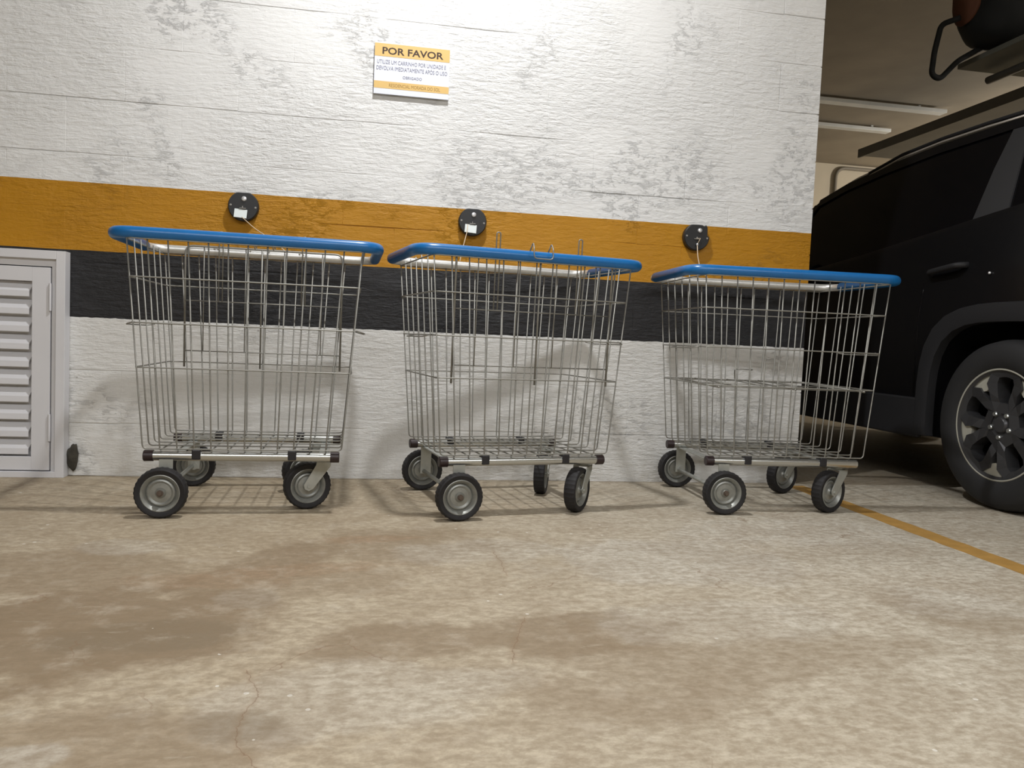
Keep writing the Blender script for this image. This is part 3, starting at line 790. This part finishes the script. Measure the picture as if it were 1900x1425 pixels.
for sg in (-1, 1):
    pts = []
    for y in (-.98, -.7, -.45, -.1, .2, .5, .78):
        x_, z_, e_ = cab_at(y, 1.0); pts.append((sg * (x_ - .005), y, z_ + .034 - .022 * (y in (-.98, .78))))
    tube_obj('roof_rail', pts, .0085, M_clad, car, 8)
    pts2 = [(sg * (abs(p[0]) + .012), p[1], p[2] - .020) for p in pts[2:]]
    tube_obj('chrome_strip', pts2, .0048, M_chrome, car, 6)['label'] = 'bright strip along the roof edge'
    # door handle
    for (yc, zc) in ((-.17, .955), (.78, .93)):
        bm = bmesh.new(); xh = sg * hw * .972
        tube(bm, rounded([(xh, yc + .11, zc - .012), (xh + sg * .036, yc + .09, zc - .006), (xh + sg * .040, yc - .08, zc + .012), (xh, yc - .10, zc + .014)], .02), .013, 8)
        bmesh.ops.recalc_face_normals(bm, faces=bm.faces)
        obj('door_handle', bm, M_clad, car, smooth=True)
    bm = bmesh.new(); bmesh.ops.create_uvsphere(bm, u_segments=10, v_segments=6, radius=.006)
    obj('key_lock_glint', bm, M_screw, car, smooth=True, loc=(sg * (hw * .985), -.40, .925))  # bright bead in place of the highlight on the key lock
    # sill cladding and arch cladding
    bm = bmesh.new()
    vs = box(bm, sg * hw - .012, sg * hw + .012, WY[0] + .44, WY[1] - .44, .225, .40, .008)
    obj('sill_cladding', bm, M_clad, car)
    for wy in WY:
        bm = bmesh.new(); rows = []
        for k in range(25):
            t = math.radians(-22 + 224 * k / 24); c_, s_ = math.cos(t), math.sin(t)
            q = []
            for rr, xo in ((.405, -.03), (.405, .010), (.425, .016), (.478, .012), (.486, -.012)):
                r_ = rr / (abs(c_) ** 3.4 + abs(s_) ** 3.4) ** (1 / 3.4)
                q.append(bm.verts.new((sg * (hw + xo), wy + c_ * r_ * .98, max(.24, WZ + .01 + s_ * r_ * .96))))
            rows.append(q)
        for a_, b_ in zip(rows[:-1], rows[1:]):
            for k in range(5): bm.faces.new((a_[k], a_[(k + 1) % 5], b_[(k + 1) % 5], b_[k]))
        bmesh.ops.remove_doubles(bm, verts=bm.verts, dist=1e-4)
        bmesh.ops.recalc_face_normals(bm, faces=bm.faces)
        autosmooth(obj('wheel_arch', bm, M_clad, car), 40)
    # door seams: thin dark ridges
    for y in (-.02 + .0, .42, 1.32):
        tube_obj('door_seam', [(sg * (hw + .0005), y, .42), (sg * (hw + .0005), y, .74), (sg * hw * .986, y, .86), (sg * hw * .95, y, 1.04)], .0022, M_glass, car, 4)
    # mirror
    bm = bmesh.new(); vs = box(bm, -.10, .10, -.05, .05, -.07, .07, .03); obj('mirror', bm, M_paint, car, smooth=True, loc=(sg * (hw + .06), 1.12, 1.08))
    # lamps
    bm = bmesh.new(); box(bm, -.10, .10, -.05, .05, -.09, .09, .02); obj('tail_lamp', bm, mat('tail_lamp_red', (.15, .005, .005), .2), car, loc=(sg * .70, YR + .09, .98))
    bm = bmesh.new(); box(bm, -.14, .14, -.05, .05, -.06, .06, .02); obj('head_lamp', bm, M_tray, car, loc=(sg * .62, YF - .16, .72))
# wheels
def ct_fn(bm): lathe(bm, [(.215, -.10), (.222, -.108), (.26, -.116), (.300, -.110), (.322, -.094), (.331, -.06), (.332, 0), (.331, .06), (.322, .094), (.300, .110), (.26, .116), (.222, .108), (.215, .10)], 72, 'X', closed=True)
ME_ct = mesh_of(ct_fn, name='car_tyre'); sharp(ME_ct, 50)
def barrel_fn(bm): lathe(bm, [(.200, -.095), (.213, -.104), (.219, -.102), (.219, .09), (.19, .08), (.12, .03), (0, .03)], 60, 'X', caps=False)
def dark_fn(bm): lathe(bm, [(0, .01), (.196, .01), (.196, .03), (0, .03)], 40, 'X')
def spoke_fn(bm):
    # one spoke with a shield shaped window: polygon ring extruded, in the YZ plane, spoke up
    outer = [(-.034, .045), (-.060, .085), (-.068, .118), (-.086, .150), (-.070, .192), (-.03, .207), (.03, .207), (.070, .192), (.086, .150), (.068, .118), (.060, .085), (.034, .045)]
    inner = [(-.020, .085), (-.026, .100), (-.034, .130), (-.040, .160), (-.034, .180), (-.012, .186), (.012, .186), (.034, .180), (.040, .160), (.034, .130), (.026, .100), (.020, .085)]
    n_ = len(outer); V = {}
    for nm, prof, x in (('of', outer, -.092), ('if', inner, -.086), ('ob', outer, -.05), ('ib', inner, -.03)):
        V[nm] = [bm.verts.new((x + .0 - (.0 if z < .1 else .006), y, z)) for y, z in prof]
    for k in range(n_):
        j = (k + 1) % n_
        bm.faces.new((V['of'][k], V['of'][j], V['if'][j], V['if'][k]))
        bm.faces.new((V['ob'][k], V['of'][k], V['of'][j], V['ob'][j]))
        bm.faces.new((V['if'][k], V['if'][j], V['ib'][j], V['ib'][k]))
ME_bar = mesh_of(barrel_fn, name='barrel'); sharp(ME_bar, 40)
ME_dk = mesh_of(dark_fn, name='drum', smooth=False)
ME_sp = mesh_of(spoke_fn, name='spoke', smooth=False)
def lip_fn(bm): lathe(bm, [(.206, -.088), (.213, -.106), (.219, -.104), (.217, -.088)], 60, 'X', closed=True)
ME_lip = mesh_of(lip_fn, name='lip')
def gusset_fn(bm):   # light machined web between spokes
    pr = [(.2105 * math.sin(math.radians(t)), .2105 * math.cos(math.radians(t))) for t in range(-18, 19, 4)] + [(.052, .175), (.028, .158), (0, .150), (-.028, .158), (-.052, .175)]
    A = [bm.verts.new((-.090, y, z)) for y, z in pr]; B = [bm.verts.new((-.05, y, z)) for y, z in pr]
    bm.faces.new(A); bm.faces.new(list(reversed(B)))
    for k in range(len(pr)): bm.faces.new((A[k], B[k], B[(k + 1) % len(pr)], A[(k + 1) % len(pr)]))
ME_gs = mesh_of(gusset_fn, name='web', smooth=False)
def cap2_fn(bm):
    lathe(bm, [(0, -.098), (.026, -.098), (.032, -.092), (.034, -.086), (.062, -.088), (.068, -.08), (.068, -.05), (0, -.05)], 30, 'X')
ME_c2 = mesh_of(cap2_fn, name='centre'); sharp(ME_c2)
ME_nut = mesh_of(lambda bm: lathe(bm, [(0, -.098), (.008, -.098), (.010, -.094), (.010, -.08), (0, -.08)], 10, 'X'), name='nut', smooth=False)
for wy in WY:
    for sg in (-1, 1):
        wgt = link('car_wheel', ME_ct, M_carr, car); wgt.location = (sg * (hw - .098), wy, WZ); wgt.rotation_euler = (0, 0, 0 if sg < 0 else PI)
        link('wheel_rim', ME_bar, M_alloy, wgt); link('brake_drum', ME_dk, M_glass, wgt); link('rim_lip', ME_lip, M_alloyl, wgt)
        link('wheel_centre', ME_c2, M_alloy, wgt)
        for k in range(5):
            an = 2 * PI * k / 5 + math.radians(4)
            s_ = link('spoke', ME_sp, M_alloy, wgt); s_.rotation_euler = (an, 0, 0)
            g_ = link('rim_web', ME_gs, M_alloyl, wgt); g_.rotation_euler = (an + PI / 5, 0, 0)
            nt_ = link('wheel_nut', ME_nut, M_tube, wgt); nt_.rotation_euler = (0, 0, 0)
            nt_.location = (0, -math.sin(an + .6) * .048, math.cos(an + .6) * .048)

# ------------------------------------------------------------------ things under the far ceiling
def box_obj(name, d, mt, parent=None, bev=0.0, loc=None):
    bm = bmesh.new(); box(bm, *d, bev); return obj(name, bm, mt, parent, loc=loc)
def channel(label, x0, x1, y, wd, z0, z1):
    t = thing('ceiling_channel', label, 'cable channel', ((x0 + x1) / 2, y, z0), 0, 'pale channels on the far ceiling')
    L_ = (x1 - x0) / 2
    box_obj('channel', (-L_, L_, -wd / 2, wd / 2, 0, z1 - z0), M_tray, t, .004)
    for x in (-.8 * L_, 0, .8 * L_): box_obj('hanger', (x - .012, x + .012, -.012, .012, z1 - z0, CEIL - z0), M_tray, t)
channel('longer and higher of the two pale metal channels under the far ceiling', 2.6, 5.24, 3.63, .10, 2.89, 2.925)
channel('lower and shorter of the two pale metal channels under the far ceiling', 3.2, 5.18, 4.36, .09, 2.89, 2.925)
dz0, dz1 = 2.50, 2.555
t = thing('air_duct', 'long flat grey metal duct hanging under the ceiling above the black car', 'duct', (4.95, 2.0, dz0))
box_obj('duct_body', (-.38, .5, -2.6, 1.88, 0, dz1 - dz0), M_duct, t, .004)
box_obj('duct_flange', (-.40, -.38, -2.6, 1.90, -.015, dz1 - dz0 + .01), M_duct, t)
for y in (-2.4, -1.4):
    box_obj('seam_band', (-.385, .505, y - .03, y + .03, -.006, dz1 - dz0 + .004), M_tray, t)
    for x in (-.36, .48): box_obj('hanger_rod', (x - .008, x + .008, y - .008, y + .008, dz1 - dz0, CEIL - dz0), M_pipe, t)
tp = tube_obj('wall_pipe', rounded([(5.60, 5.965, .9), (5.60, 5.965, 2.90), (6.3, 5.965, 2.90)], .14, False, 8), .022, M_pipe, None, 10)
tag(tp, 'thin vertical pipe bending under the ceiling on the far beige wall', 'pipe')
# overhead rack with stored bags
t = thing('overhead_shelf', 'grey green board hung under the ceiling above the black car', 'shelf', (3.9, 0.1, 2.25))
box_obj('shelf_board', (-.64, .5, -1.1, .88, 0, .03), M_board, t, .003)
for x in (-.2, .45):
    for y in (-1.0, .80): box_obj('hanger_rod', (x - .008, x + .008, y - .008, y + .008, .03, CEIL - 2.25), M_pipe, t)
tube_obj('edge_tube', [(-.45, .86, -.05), (-.45, -.9, -.05)], .022, M_duct, t, 10)
def lump(name, c, s, mt, seed, label=None, cat=None, parent=None, p=2.6):
    bm = bmesh.new(); bmesh.ops.create_icosphere(bm, subdivisions=4, radius=1)
    for v in bm.verts:
        d = v.co.normalized(); n_ = (abs(d.x) ** p + abs(d.y) ** p + abs(d.z) ** p) ** (-1 / p)
        k = n_ * (1 + .10 * mn.noise(d * 2 + Vector((seed, 0, 0))))
        v.co = Vector((d.x * s[0], d.y * s[1], d.z * s[2])) * k
    o = obj(name, bm, mt, parent, smooth=True, loc=c)
    return o
bag = thing('storage_bag', 'bulky black bag with a dark red panel on the overhead board above the car', 'bag', (3.32, .70, 2.28))
lump('bag_body', (.0, 0, .22), (.21, .22, .22), M_dark, 1.3, parent=bag)
lump('red_panel', (.06, .16, .25), (.035, .08, .16), M_red, 2.1, parent=bag)
lump('rust_flap', (-.20, .06, .30), (.045, .10, .17), M_rustc, 3.1, parent=bag)
pts = [(-.25, .02, .17), (-.30, .10, .16), (-.315, .12, .02), (-.31, .14, -.10), (-.255, .14, -.12), (-.17, .12, -.02), (-.06, .10, .05), (.02, .10, .09)]
pts = [(a_ - .02, b_, c_ - .03) for a_, b_, c_ in pts]
tube_obj('strap', rounded(pts, .03), .016, M_dark, bag, 8)
